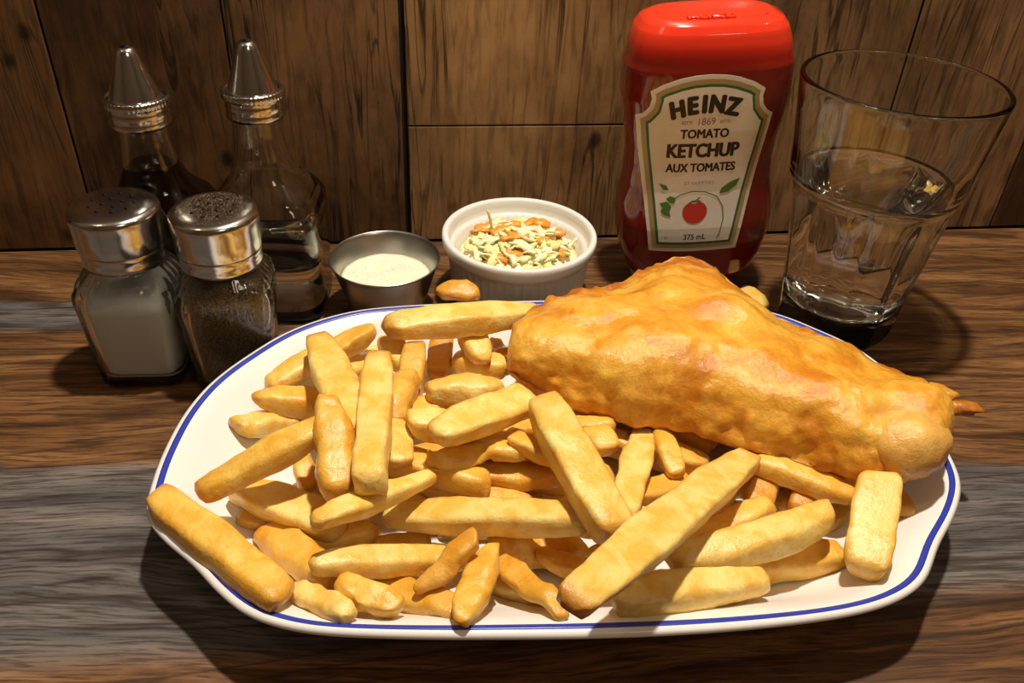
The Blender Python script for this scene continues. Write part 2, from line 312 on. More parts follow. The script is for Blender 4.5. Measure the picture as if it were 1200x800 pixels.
# ------------------------------------------------------------------ height field on the plate, used to rest the fries on each other
GX0, GY0, GS = -0.13, 0.14, 0.0015
gx = np.arange(GX0, 0.26, GS); gy = np.arange(GY0, 0.41, GS); GXX, GYY = np.meshgrid(gx, gy, indexing='ij')
ang = np.arctan2(PO[:, 1]-PC[1], PO[:, 0]-PC[0]); o_ = np.argsort(ang); ra = np.linalg.norm(PO-PC, axis=1)[o_]; an = ang[o_]
GR = np.interp(np.arctan2(GYY-PC[1], GXX-PC[0]), an, ra, period=2*PI)-np.hypot(GXX-PC[0], GYY-PC[1])
HF = np.where(GR >= 0, np.interp(GR, PD, PT), 0.0)
def hf(x, y):
    i = np.clip(np.round((x-GX0)/GS).astype(int), 0, len(gx)-1); j = np.clip(np.round((y-GY0)/GS).astype(int), 0, len(gy)-1); return HF[i, j]
def fry_mesh(L, wd, th, seed, bend=0.0, taper=(0.75, 0.75), lump=0.0, ends=(0.3, 0.3), sq=4.0, skew=0.0):
    rnd = random.Random(seed); nr = 26; V = []; B = []; so = Vector((seed*1.37, seed*0.71, seed*2.11))
    tw = rnd.uniform(-0.25, 0.25); chop = [(rnd.uniform(-0.35, 0.35), rnd.uniform(-0.35, 0.35)) for _ in range(2)]
    if taper == (.75, .75): taper = (rnd.uniform(.55, .9), rnd.uniform(.55, .9))
    rc = (0.30 if sq >= 5 else 0.42)+0.25*lump; kz_ = rnd.uniform(-0.18, 0.18); ky_ = rnd.uniform(-0.12, 0.12)
    sect = []          # rounded rectangle, corner by corner
    for cxq, cyq, a0 in ((1, 1, 0), (-1, 1, 90), (-1, -1, 180), (1, -1, 270)):
        for q in range(4):
            a = math.radians(a0+q*30); sect.append((cxq*(1-rc)+rc*math.cos(a), cyq*(1-rc)+rc*math.sin(a), 1-abs(q-1.5)/1.5*.6))
        nx, ny = [(0, 1), (-1, 0), (0, -1), (1, 0)][[0, 90, 180, 270].index(a0)]
        sect.append((nx*1.03*(1 if nx else 0), ny*1.03*(1 if ny else 0), 0.0))
    n = len(sect)
    for i in range(nr):
        q = i/(nr-1); s = 0.5-0.5*math.cos(PI*q); s = 0.5*s+0.5*q; e = min(s, 1-s)*L; endr = min(wd, th)*0.36; prof = 1.0
        if e < endr: prof = math.sqrt(max(0.0, 1-(1-e/endr)**2))*0.42+0.58
        if q in (0.0, 1.0): prof = 0.40
        tp = interp(s, [0, 0.10, 0.30, 0.70, 0.90, 1], [taper[0], taper[0]*.6+.4, 1, 1, taper[1]*.6+.4, taper[1]]); ch = chop[0] if s < .5 else chop[1]; ce = max(0, 1-e/(wd*0.9))
        wob = 1+0.07*mnoise.noise(Vector((s*L*60, seed*3.1, 1))); wob2 = 1+0.08*mnoise.noise(Vector((s*L*60, seed*5.7, 4)))
        for (sy, sz, cor) in sect:
            y, z = sy*wd/2*prof*tp*wob*(1+kz_*sz), sz*th/2*prof*tp*wob2*(1+ky_*sy)
            ca, sa = math.cos(tw*(s-.5)*2), math.sin(tw*(s-.5)*2); y, z = y*ca-z*sa, y*sa+z*ca
            x = (s-0.5)*L+(ch[0]*y+ch[1]*z)*ce; y += bend*L*(4*(s-.5)**2-0.5)*-1
            p = Vector((x, y, z)); nn = nvec(p*80+so)*(0.0009+lump*0.0028)+nvec(p*230+so)*(0.00040+lump*0.0009)
            V.append(tuple(p+nn)); eb = max(0.0, 1-e/min(0.011, L*.18))
            B.append((ends[0] if s < .5 else ends[1])*eb**1.4+0.34*cor)
    F = [(i*n+k, i*n+(k+1) % n, (i+1)*n+(k+1) % n, (i+1)*n+k) for i in range(nr-1) for k in range(n)]+[tuple(reversed(range(n))), tuple(range((nr-1)*n, nr*n))]
    me = recalc(mesh('french_fry', V, F)); at = me.attributes.new('brown', 'FLOAT', 'POINT'); at.data.foreach_set('value', B); return me
def rest_line(A, Bp, wd, th, sink=0.78):
    """lowest straight line whose fry rests on the height field and balances"""
    S = np.linspace(0.04, 0.96, 15); d = Bp[:2]-A[:2]; nrm = np.array([-d[1], d[0]])/(np.linalg.norm(d)+1e-9)
    h = np.full(len(S), -1.0)
    for q in (-0.28, -0.14, 0, 0.14, 0.28):
        P = A[:2]+S[:, None]*d+nrm*q*wd; h = np.maximum(h, hf(P[:, 0], P[:, 1]))
    h = h+th/2*sink; best = None
    for i in range(len(S)):
        for j in range(i+1, len(S)):
            if S[i] <= 0.5 <= S[j]:
                m = (h[j]-h[i])/(S[j]-S[i]); c = h[i]-m*S[i]; over = np.max(h-(m*S+c))
                if over < 1e-6:
                    mid = m*.5+c
                    if best is None or mid > best[0]: best = (mid, c, m+c)
    if not best: return h.max(), h.max()
    mid, za, zb = best; lim = 0.30*np.linalg.norm(d)/2; sl = max(-lim, min(lim, (zb-za)/2)); return mid-sl-0.0006, mid+sl-0.0006
def stamp(A, Bp, wd, th):
    d = Bp[:2]-A[:2]; L2 = d@d; s = ((GXX-A[0])*d[0]+(GYY-A[1])*d[1])/L2; s_ = np.clip(s, 0, 1)
    dist = np.hypot(GXX-A[0]-s_*d[0], GYY-A[1]-s_*d[1]); inside = (dist < wd/2)
    top = A[2]+(Bp[2]-A[2])*s_+th/2*np.sqrt(np.clip(1-(dist/(wd/2))**4, 0, 1)); HF[inside] = np.maximum(HF[inside], top[inside])
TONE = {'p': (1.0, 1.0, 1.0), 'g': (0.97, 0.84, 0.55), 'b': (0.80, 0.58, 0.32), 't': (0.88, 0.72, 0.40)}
fry_no = 0
def lay(A, Bp, wd, th, tone, label, group, bend=0, taper=(.75, .75), lump=0.0, ends=(.3, .3), sq=4.0):
    global fry_no
    fry_no += 1; A, Bp = Vector(A), Vector(Bp); d = Bp-A; L = d.length; stamp(np.array(A), np.array(Bp), wd, th)
    o = obj('french_fry', fry_mesh(L, wd, th, fry_no, bend, taper, lump, ends, sq), MT['fry'])
    x = d.normalized(); y = Vector((0, 0, 1)).cross(x).normalized(); z = x.cross(y); M = Matrix((x, y, z)).transposed().to_4x4(); M.translation = (A+Bp)/2
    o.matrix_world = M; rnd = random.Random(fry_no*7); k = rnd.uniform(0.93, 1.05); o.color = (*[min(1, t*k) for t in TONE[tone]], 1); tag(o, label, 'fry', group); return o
def fry(x1, y1, x2, y2, wpx, tone, label, thick=0.76, lift=0.0, zfix=None, **kw):
    za = zb = 0.03
    for _ in range(6):
        A, B_ = un(x1, y1, za), un(x2, y2, zb); wd = 0.97*wpx/ppm((A+B_)/2); th = wd*thick
        # the given pixels are the two visible ends; the body's axis ends a little inside them
        if zfix: za, zb = zfix
        else: za, zb = rest_line(A, B_, wd, th); za += lift; zb += lift
    return lay(un(x1, y1, za), un(x2, y2, zb), wd, th, tone, label, 'fries on the plate', **kw)

# buried fries that carry the pile
rnd = random.Random(5)
def buried(n, region, zmax, BUR):
    k = tries = 0
    while k < n and tries < 400:
        tries += 1; cxx, cyy = rnd.uniform(region[0], region[1]), rnd.uniform(region[2], region[3]); a = rnd.uniform(-0.6, 0.6); L = rnd.uniform(0.045, 0.065); wd = rnd.uniform(0.011, 0.014)
        A = np.array([cxx-L/2*math.cos(a), cyy-L/2*math.sin(a), 0]); B_ = np.array([cxx+L/2*math.cos(a), cyy+L/2*math.sin(a), 0])
        za, zb = rest_line(A, B_, wd, wd*.9)
        if max(za, zb) > zmax: continue
        A[2], B_[2] = za, zb; lay(A, B_, wd, wd*.9, rnd.choice('ggt'), BUR, BUR); k += 1
BL, BF = 'half-hidden fry buried low in the left part of the pile', 'half-hidden fry buried in shade under the fish'
buried(8, (-0.025, 0.058, 0.215, 0.300), 0.023, BL)
buried(8, (0.070, 0.170, 0.225, 0.320), 0.023, BF)
buried(5, (0.00, 0.055, 0.235, 0.29), 0.034, BL)
buried(4, (0.085, 0.160, 0.245, 0.31), 0.034, BF)

# visible fries, lowest first: two ends (px), width (px), tone, label
fry(275, 500, 352, 492, 36, 'p', 'small pale fry chunk lying flat on the bare plate at far left', lump=.3)
fry(312, 455, 400, 402, 30, 'p', 'pale fry at the back left edge of the pile slanting behind the brown-tipped stub')
fry(352, 535, 364, 575, 26, 'g', 'short fry end poking up under the slanting golden fry at left')
fry(278, 606, 330, 612, 24, 'b', 'tiny orange-brown fry nub between the big left fry and the pale one')
fry(295, 466, 392, 474, 38, 'g', 'stubby fry with a pointed brown tip aiming left', taper=(.35, .8), ends=(.9, .2))
fry(400, 440, 470, 405, 32, 'p', 'pale fry leaning at the back left, behind the upright fries')
fry(383, 418, 440, 384, 28, 'g', 'fry tip rising at the back left beside the plate rim', taper=(.8, .5))
fry(578, 395, 592, 425, 20, 'b', 'small brown fry scrap tucked against the left end of the fish', lump=.8)
fry(450, 395, 485, 440, 30, 'g', 'short fry under the long pale fry at the back left')
fry(519, 392, 512, 445, 28, 'b', 'upright fry with a dark brown lower end in the back of the pile', ends=(.2, 1.6))
fry(548, 382, 566, 425, 30, 'g', 'short golden fry behind the chunky blocks near the fish')
fry(487, 402, 478, 475, 32, 't', 'flat translucent fry standing behind the tall pale fry')
fry(530, 422, 592, 430, 36, 'g', 'blocky fry chunk just left of the fish, rear one of two')
fry(476, 440, 463, 495, 36, 't', 'blistered translucent fry stub right of the tall brown-tipped fry', lump=.6)
fry(466, 492, 470, 545, 32, 'p', 'pale wedge-shaped fry below the blistered stub', taper=(.4, .9))
fry(477, 494, 560, 505, 40, 'p', 'thick pale fry lying under the spotted fry in mid pile')
fry(500, 535, 632, 525, 26, 'g', 'ragged flat fry scraps behind the long shiny horizontal fry', lump=.9, thick=.6)
fry(600, 512, 655, 540, 26, 'g', 'fry nub squeezed left of the big slanting fry below the fish')
fry(498, 456, 590, 455, 38, 'p', 'blocky fry chunk with a torn end, front one of two left of fish', lump=.35)
fry(360, 632, 445, 622, 34, 'g', 'golden fry under the crossing pale fries at left')
fry(272, 570, 400, 620, 44, 'p', 'plump pale fry running down right in the left part of pile')
fry(340, 688, 415, 722, 32, 'p', 'pale flat fry end resting near the front rim at left', lump=.4)
fry(430, 682, 540, 716, 42, 't', 'translucent flat fry on the plate by the front rim', taper=(.9, .8), thick=.6, lump=.2)
fry(560, 672, 655, 706, 28, 'p', 'pale thin fry lying low by the front rim at centre', thick=.7)
fry(572, 640, 688, 645, 42, 'g', 'crinkled golden fry with a curled right end in front centre', lump=.9)
fry(585, 652, 660, 724, 28, 't', 'thin leaf-like glassy fry slanting down to the front rim', taper=(.7, .6), lump=.5, thick=.6)
fry(630, 648, 700, 675, 27, 'g', 'small rounded finger fry touching the long crossing fry')
fry(690, 500, 712, 530, 36, 'g', 'fry end right of the big slanting fry below the fish')
fry(740, 585, 805, 565, 34, 'g', 'golden fry behind the long crossing fry under the fish')
fry(735, 605, 775, 610, 22, 'p', 'pale fry nub peeping out behind the long crossing fry')
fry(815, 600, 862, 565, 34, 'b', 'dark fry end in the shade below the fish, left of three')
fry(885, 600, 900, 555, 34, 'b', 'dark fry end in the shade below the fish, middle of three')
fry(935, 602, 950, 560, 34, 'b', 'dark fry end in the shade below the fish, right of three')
fry(965, 612, 1000, 585, 28, 'p', 'pale fry end squeezed beside the broad upright fry at right')
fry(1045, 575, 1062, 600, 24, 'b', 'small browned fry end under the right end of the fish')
fry(800, 672, 988, 648, 44, 'g', 'long fry on the plate at right beneath the pale curved fry')
fry(772, 505, 794, 558, 28, 'g', 'short rounded fry end pointing out from below the fish')
fry(800, 645, 905, 588, 36, 'g', 'golden fry wedged between the crossing fry and the pale curved fry')
fry(690, 662, 768, 632, 34, 'g', 'golden fry mostly hidden behind the lower half of the crossing fry')
fry(438, 642, 505, 632, 26, 'b', 'dark fry end in the gap below the longest pale fry')
fry(660, 590, 735, 640, 32, 'g', 'fry lying low beneath the large slanting pale fry')
fry(757, 505, 728, 605, 36, 'p', 'pale narrow fry slanting out from under the fish')
fry(880, 538, 1005, 582, 34, 'g', 'shaded fry lying along the underside of the fish at right')
fry(1028, 560, 1013, 672, 50, 'p', 'broad pale fry standing down from under the right end of fish', taper=(.9, .85), sq=5)
fry(305, 620, 412, 690, 44, 't', 'crumpled translucent golden fry in the front left', lump=.7, ends=(.5, .5))
fry(400, 686, 467, 714, 40, 'g', 'crumbly golden fry end near the front rim, left of centre', lump=.8)
fry(460, 548, 662, 562, 38, 't', 'long shiny blistered fry lying across the middle of the pile', lump=.45)
fry(450, 604, 692, 607, 46, 'p', 'longest pale fry lying level across the middle front', taper=(.6, .85))
fry(508, 513, 622, 468, 44, 'p', 'pale fry with a small dark spot on its right end', taper=(.7, .95))
fry(372, 396, 428, 528, 46, 'p', 'long fry with a browned top leaning at the back left', ends=(.9, .2), taper=(.6, .9))
fry(385, 462, 398, 580, 44, 't', 'glassy amber fry leaning in front of the browned-top fry', taper=(.55, .85), lump=.35)
fry(444, 418, 432, 572, 40, 'p', 'tall straight pale fry with brown cut end, upright in the left pile', ends=(.8, .1), taper=(.85, .95), sq=5)
fry(230, 580, 392, 492, 40, 'g', 'golden fry slanting up right across the left side of the plate', ends=(.5, .7))
fry(183, 580, 335, 702, 52, 'g', 'big broad golden fry lying over the left rim', taper=(.75, .8), ends=(.7, .4), thick=.6)
fry(366, 612, 510, 557, 36, 'p', 'pale fry slanting up to the right over the left middle', taper=(.75, .5), lift=.009)
fry(362, 660, 548, 652, 36, 'p', 'pale pointed fry lying level in the left front', taper=(.55, .8))
fry(783, 658, 978, 604, 44, 'p', 'pale curved fry at right below the fish', bend=-0.05)
fry(718, 702, 900, 676, 46, 'p', 'pale thick fry lying along the front rim at right', ends=(.6, .3))
fry(558, 628, 486, 696, 28, 'b', 'small dark greenish fry crossing in the front centre', taper=(.9, .4), lump=.5, ends=(.2, 1.0))
fry(578, 636, 538, 728, 42, 't', 'leaf-shaped golden fry pointing down to the front rim', taper=(.35, .5), lump=.35, thick=.6)
fry(515, 342, 560, 344, 26, 'b', 'browned fry nub sticking up behind the long pale back fry', lump=.5, zfix=(.034, .034))
fry(450, 382, 634, 367, 38, 'p', 'long pale fry bridging the back of the plate left of fish', ends=(.7, .1), sq=5)
fry(632, 466, 722, 628, 52, 'p', 'large pale fry slanting down right in front of the fish', sq=5)
fry(882, 534, 664, 712, 50, 'p', 'very long pale fry crossing diagonally in the right front, charred at its low end', ends=(.1, 1.1), sq=5)
fry(866, 340, 896, 362, 22, 'p', 'fry end showing behind the fish beside the drinking glass')

# ------------------------------------------------------------------ battered fish
sec = [  # near edge px, far edge px, near z, far z, top, bottom thickness
    ((594, 425), (596, 405), .043, .045, .004, .004), ((600, 440), (606, 378), .040, .047, .013, .008), ((625, 455), (634, 357), .038, .048, .020, .011), ((665, 471), (668, 344), .037, .048, .024, .012),
    ((720, 490), (708, 336), .036, .048, .026, .013), ((775, 497), (748, 321), .036, .048, .027, .013), ((830, 509), (783, 302), .036, .049, .026, .013), ((880, 524), (822, 303), .036, .049, .025, .013),
    ((930, 540), (862, 334), .036, .048, .024, .013), ((975, 554), (912, 370), .036, .047, .023, .013), ((1020, 564), (968, 398), .036, .046, .022, .013), ((1060, 561), (1022, 420), .037, .045, .021, .012),
    ((1090, 547), (1062, 438), .038, .044, .019, .011), ((1108, 523), (1096, 456), .040, .043, .013, .008), ((1115, 505), (1110, 480), .041, .043, .005, .004)]
NS, NV = 240, 72
def sec_at(u):
    t = u*(len(sec)-1); i = min(int(t), len(sec)-2); f = t-i
    def val(k):
        s = sec[max(0, min(len(sec)-1, k))]; return np.concatenate([un(*s[0], s[2]), un(*s[1], s[3]), [s[4], s[5]]])
    a, b, c, d = val(i-1), val(i), val(i+1), val(i+2)
    if i == 0: a = 2*b-c
    if i == len(sec)-2: d = 2*c-b
    return 0.5*((2*b)+(c-a)*f+(2*a-5*b+4*c-d)*f*f+(3*b-a-3*c+d)*f**3)
rings = []; BR = []; PA = []
for i in range(NS):
    u = i/(NS-1); q = sec_at(u); N_, F_, tt, tb = q[:3], q[3:6], q[6], q[7]; r = []
    for k in range(2*NV):
        top = k < NV; v = (k+0.0)/NV if top else 1-(k-NV)/NV; v = 0.5-0.5*math.cos(PI*v)
        if top: z = tt*(v**0.40)*((1-v)**1.15)/(0.26**0.40*0.74**1.15)
        else: z = -tb*(4*v*(1-v))**0.5*0.9
        p = N_+(F_-N_)*v; p = Vector((p[0], p[1], p[2]+z)); amp = 1.0 if top else 0.5
        e = min(v, 1-v)
        lum = mnoise.noise(p*36+Vector((3, 1, 7)))*0.0050*amp+mnoise.noise(Vector((p.x*50+p.y*20, p.y*90, p.z*90)))*0.0022*amp+mnoise.noise(p*190)*0.0006+mnoise.noise(p*420)*0.0003
        fr = max(0, 1-e/0.06); lum += fr*(mnoise.noise(p*210+Vector((9, 2, 1)))*0.0018+mnoise.noise(p*90)*0.0014)
        if top and u < .55:
            f2 = max(0, 1-(1-v)/0.24); lum += f2*(mnoise.noise(p*150)*0.0030+mnoise.noise(p*330)*0.0012)
        # swelling at the right-hand end and the valley beside it
        px_, py_ = pr(p)
        if top:
            g = math.exp(-(((px_-1078)/34)**2+((py_-515)/34)**2)); lum += 0.003*g
            g2 = math.exp(-(((px_-1048)/22)**2+((py_-484)/13)**2)); lum -= 0.0060*g2
            g3 = math.exp(-(((px_-925-(py_-440)*1.2)/60)**2+((py_-440)/26)**2)); lum += 0.003*g3
        d = (p-Vector((N_+F_)/2)).normalized(); d.z = d.z*1.2+(0.35 if top else -0.1); p = p+d.normalized()*lum
        br = 0.85*max(0, 1-(1-v)/0.10)*(0.4+0.6*(mnoise.noise(p*70)+0.5))+0.30*max(0, 1-v/0.14)+0.45*max(0, mnoise.noise(p*45+Vector((5, 5, 5))))
        if top and u < .55: br += 0.75*max(0, 1-(1-v)/0.22)*(0.55+mnoise.noise(p*80+Vector((4, 4, 1))))
        if u > .72: br += 0.30*max(0, mnoise.noise(p*60+Vector((2, 8, 1)))+0.15)
        pa = 0.0
        if top:
            pa = 0.9*math.exp(-(((px_-1052)/20)**2+((py_-486)/11)**2))+0.35*math.exp(-(((px_-1078)/26)**2+((py_-510)/26)**2))
        r.append(tuple(p)); BR.append(br); PA.append(pa)
    rings.append(r)
fish = thing('battered_fish', 'large golden battered fish fillet lying on the fries', 'fish', tuple(un(860, 430, .03)))
fl = fish.location.copy()
rings = [[tuple(Vector(p)-fl) for p in r] for r in rings]
fm = loft('batter_crust', rings)
for nm, vals in (('brown', BR), ('pale', PA)):
    a = fm.attributes.new(nm, 'FLOAT', 'POINT'); a.data.foreach_set('value', vals)
obj('batter_crust', fm, MT['batter'], fish)
def crumb(name, px, py, z, rx, ry, rz, seed, ang=0.0, brown=0.7, rough=1.0):
    bm = bmesh.new(); bmesh.ops.create_icosphere(bm, subdivisions=3, radius=1); so = Vector((seed, seed*2, 0))
    for v in bm.verts:
        k = 1+rough*(0.35*mnoise.noise(v.co*1.7+so)+0.15*mnoise.noise(v.co*5+so)); v.co = Vector((v.co.x*rx*k, v.co.y*ry*k, v.co.z*rz*k))
    bmesh.ops.rotate(bm, verts=bm.verts, cent=(0, 0, 0), matrix=Matrix.Rotation(ang, 3, 'Z'))
    me = bpy.data.meshes.new(name); bm.to_mesh(me); bm.free(); me.polygons.foreach_set('use_smooth', [True]*len(me.polygons))
    a = me.attributes.new('brown', 'FLOAT', 'POINT'); a.data.foreach_set('value', [brown]*len(me.vertices)); me.attributes.new('pale', 'FLOAT', 'POINT')
    return obj(name, me, MT['batter'], fish, Vector(un(px, py, z))-fl)
bulb = crumb('batter_bulb', 1064, 518, .047, .0170, .0150, .0130, 6, 0.5, 0.10, 0.4); bulb['label'] = 'pale puffed bulb of batter at the end'
bulb.data.attributes['pale'].data.foreach_set('value', [0.30]*len(bulb.data.vertices))
crumb('batter_flake', 1122, 478, .046, .011, .0035, .003, 1, -0.15, 0.85)
crumb('batter_drip', 993, 568, .030, .0042, .0035, .005, 2, 0, 0.3)
crumb('batter_flake', 1098, 462, .047, .008, .005, .004, 4, -0.4, 0.5)

# ------------------------------------------------------------------ ketchup bottle (upside-down squeeze bottle)
KB = un(800, 322, 0.0); KX, KY = 0.1655, 0.4335
ket = thing('ketchup_bottle', 'red upside-down squeeze bottle of ketchup with keystone label, behind the fish', 'bottle', (KX, KY, 0))
lean = Matrix.Rotation(math.radians(-4.0), 4, 'Y') @ Matrix.Translation((0.0042, 0, 0))
# body outline: z, left x, right x (relative to the axis)
ko = [(z, -h, h) for z, h in ((.0085, .0290), (.0100, .0330), (.0145, .0370), (.025, .0412), (.036, .0434), (.047, .0440), (.058, .0432), (.070, .0408), (.083, .0399), (.094, .0406), (.1035, .0424), (.1185, .0445), (.135, .0438), (.1465, .0408), (.1525, .0385), (.1562, .0355), (.1578, .0315))]
kz = [a for a, b, c in ko]
KT = [.019, .022, .0245, .0265, .0275, .0275, .0265, .0258, .0258, .0262, .0268, .0272, .0272, .0258, .0244, .0218, .0185]
KN = 3.1
def kring(z, shrink=0.0, n=72):
    l, r, t = interp(z, kz, [a[1] for a in ko])+shrink, interp(z, kz, [a[2] for a in ko])-shrink, interp(z, kz, KT)-shrink; out = []
    for k in range(n):
        a = 2*PI*k/n; c, s = math.cos(a), math.sin(a); f = (abs(c)**KN+abs(s)**KN)**(-1/KN); out.append((c*f*(r if c > 0 else -l), s*f*t, z))
    return out
def kfront(x, z):
    l, r, t = interp(z, kz, [a[1] for a in ko]), interp(z, kz, [a[2] for a in ko]), interp(z, kz, KT); q = min(0.98, abs(x)/(r if x > 0 else -l)); return -t*(1-q**KN)**(1/KN)
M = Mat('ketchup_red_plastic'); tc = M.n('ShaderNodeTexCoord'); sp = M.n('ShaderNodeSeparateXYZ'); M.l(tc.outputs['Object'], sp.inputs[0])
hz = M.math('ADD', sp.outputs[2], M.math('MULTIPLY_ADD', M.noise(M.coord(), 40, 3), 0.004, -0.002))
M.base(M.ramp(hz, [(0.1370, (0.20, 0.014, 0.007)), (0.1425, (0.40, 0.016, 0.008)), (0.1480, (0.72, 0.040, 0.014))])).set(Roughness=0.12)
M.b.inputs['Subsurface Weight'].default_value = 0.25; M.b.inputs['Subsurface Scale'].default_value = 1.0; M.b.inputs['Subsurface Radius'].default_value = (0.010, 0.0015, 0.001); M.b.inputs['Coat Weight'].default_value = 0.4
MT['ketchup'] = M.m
zs = sorted(set(list(np.linspace(.0085, .1578, 60))+kz)); kr = [kring(z) for z in zs]
# groove line round the shoulder
def groove(r, z):
    d = 0.0009*math.exp(-((z-.1385)/.0012)**2); return [(x*(1-d/.044), y*(1-d/.027), zz) for x, y, zz in r]
kr = [groove(r, z) for r, z in zip(kr, zs)]
top = kring(.1578); dish = [[(x*f, y*f, .1578+dz) for x, y, z in top] for f, dz in ((.95, .0003), (.88, -.0004), (.76, -.0024), (.6, -.0036), (.3, -.0042), (.02, -.0042))]
kb = loft('bottle_body', kr+dish); kb.transform(lean)
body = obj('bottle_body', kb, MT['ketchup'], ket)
cap = lathe('cap', [(0.0, .0235), (.0005, .0245), (.0085, .0262), (.0105, .0255), (.0112, .021)], 48)
for v in cap.vertices: v.co.x *= 1.18
cap.transform(Matrix.Identity(4)); cp = obj('cap', cap, plain('white_cap', (0.62, 0.60, 0.56), 0.35), ket); cp['label'] = 'white flip cap under the bottle'

LABC = {'white': plain('label_cream', (0.78, 0.73, 0.62), 0.45), 'gold': plain('label_gold', (0.42, 0.29, 0.12), 0.4), 'green': plain('label_green', (0.02, 0.15, 0.05), 0.45), 'ink': plain('label_ink', (0.018, 0.008, 0.006), 0.5),
        'red': plain('label_red', (0.55, 0.035, 0.018), 0.45), 'brick': plain('label_brick', (0.30, 0.10, 0.07), 0.5), 'leaf': plain('label_leaf', (0.07, 0.19, 0.035), 0.5), 'pale': plain('label_grey', (0.36, 0.31, 0.25), 0.5)}
LCX = -0.0042
def LZ(z): return .0335+(z-.0235)*1.07
def on_bottle(me, lift):
    """bend flat artwork (x, z) on to the front of the bottle"""
    for v in me.vertices: v.co.z = LZ(v.co.z); v.co.y = kfront(v.co.x, v.co.z)-lift
    me.transform(lean); return me
def patch(name, poly, mat, lift, thick=True, parent=None):
    """flat polygon in bottle coordinates, gridded so that it follows the curve"""
    bm = bmesh.new(); bm.faces.new([bm.verts.new((x, 0, z)) for x, z in poly]); xs = [p[0] for p in poly]; zsr = [p[1] for p in poly]
    for x in np.arange(min(xs), max(xs), 0.003): bmesh.ops.bisect_plane(bm, geom=bm.verts[:]+bm.edges[:]+bm.faces[:], plane_co=(x, 0, 0), plane_no=(1, 0, 0))
    for z in np.arange(min(zsr), max(zsr), 0.004): bmesh.ops.bisect_plane(bm, geom=bm.verts[:]+bm.edges[:]+bm.faces[:], plane_co=(0, 0, z), plane_no=(0, 0, 1))
    me = bpy.data.meshes.new(name); bm.to_mesh(me); bm.free(); return obj(name, on_bottle(me, lift), mat, parent)
def keystone(ins):
    # half outline from bottom centre to top centre (x, z)
    base = [(.0, .0235), (.0245, .0240), (.0262, .036), (.0285, .052), (.0310, .068), (.0330, .080), (.0352, .0965)]
    sh = [(.0352, .0965), (.0318, .0985), (.0290, .1020), (.0282, .1060), (.0290, .1095)]
    topc = [(.0290, .1095), (.0230, .1130), (.0150, .1158), (.0075, .1172), (0, .1176)]
    pts = base+sh[1:]+topc[1:]; full = [(x, z) for x, z in pts]+[(-x, z) for x, z in reversed(pts[1:-1])]
    if ins:
        n = len(full); out = []
        for i in range(n):
            a, b, c = Vector(full[i-1]), Vector(full[i]), Vector(full[(i+1) % n]); d1, d2 = (b-a).normalized(), (c-b).normalized()
            nrm = (Vector((-d1.y, d1.x))+Vector((-d2.y, d2.x))); nrm = nrm.normalized()/max(0.6, nrm.length/2); out.append(tuple(b+nrm*ins))
        full = out
    return [(x+LCX, z) for x, z in full]
label = patch('label', keystone(0), LABC['white'], 0.0003, parent=ket); label['label'] = 'cream keystone label with green and gold border'
label.modifiers.new('thickness', 'SOLIDIFY').thickness = 0.0002
patch('gold_border', keystone(.0021), LABC['gold'], 0.00050, parent=label)
patch('green_border', keystone(.0044), LABC['green'], 0.00060, parent=label)
patch('label_panel', keystone(.0057), LABC['white'], 0.00070, parent=label)
def text_mesh(s, size, bold=0.0, sx=1.0, shear=0.0):
    cu = bpy.data.curves.new('t', 'FONT'); cu.body = s; cu.size = size; cu.offset = bold; cu.align_x = 'CENTER'; cu.align_y = 'CENTER'; cu.shear = shear; cu.resolution_u = 3
    o = bpy.data.objects.new('t', cu); col.objects.link(o); dg = bpy.context.evaluated_depsgraph_get(); me = bpy.data.meshes.new_from_object(o.evaluated_get(dg)); bpy.data.objects.remove(o)
    for v in me.vertices: v.co = Vector((v.co.x*sx, 0, v.co.y))
    return me
def write(name, s, x, z, size, mat, bold=0.0, sx=1.0, rot=0.0, shear=0.0):
    me = text_mesh(s, size, 0.0, sx, shear)
    if bold:
        bm = bmesh.new()
        for bx, bz in [(0, 0)]+[(bold*math.cos(q*PI/6), bold*.7*math.sin(q*PI/6)) for q in range(12)]:
            m2 = me.copy(); m2.transform(Matrix.Translation((bx, 0, bz))); bm.from_mesh(m2); bpy.data.meshes.remove(m2)
        bm.to_mesh(me); bm.free()
    c, q = math.cos(rot), math.sin(rot)
    for v in me.vertices: v.co = Vector((x+v.co.x*c-v.co.z*q, 0, z+v.co.x*q+v.co.z*c))
    return obj(name, on_bottle(me, 0.00085), mat, label)
# arched heading, letter by letter
for ch, dx, hgt in (('H', -.0152, .0118), ('E', -.0078, .0118), ('I', -.0017, .0118), ('N', .0048, .0118), ('Z', .0130, .0118)):
    write('heading_letter', ch, LCX+dx, .1032-dx*dx*10.5, hgt, LABC['ink'], 0.00085, 0.90, -dx*15)
write('year_lettering', 'ESTD  1869  ESTD'[6:10], LCX, .0948, .0050, LABC['brick'])
write('small_lettering', "EST'D", LCX-.0098, .0945, .0022, LABC['brick']); write('small_lettering', "EST'D", LCX+.0098, .0945, .0022, LABC['brick'])
write('lettering', 'TOMATO', LCX, .0885, .0064, LABC['ink'], 0.00026, .92)
write('lettering', 'KETCHUP', LCX, .0795, .0100, LABC['ink'], 0.00050, .86)
write('lettering', 'AUX TOMATES', LCX, .0705,   .0063, LABC['ink'], 0.00026, .86)
write('small_lettering', '57 VARIETIES', LCX, .0622, .0026, LABC['pale'], 0, 1.1)
write('volume_lettering', '375 mL', LCX, .0322, .0046, LABC['ink'], 0.00006, .9)
write('small_lettering', 'U', LCX-.0160, .0322, .0026, LABC['ink'])
def art(name, pts, mat, lift=.00085): return patch(name, [(x+LCX, z) for x, z in pts], mat, lift, parent=label)
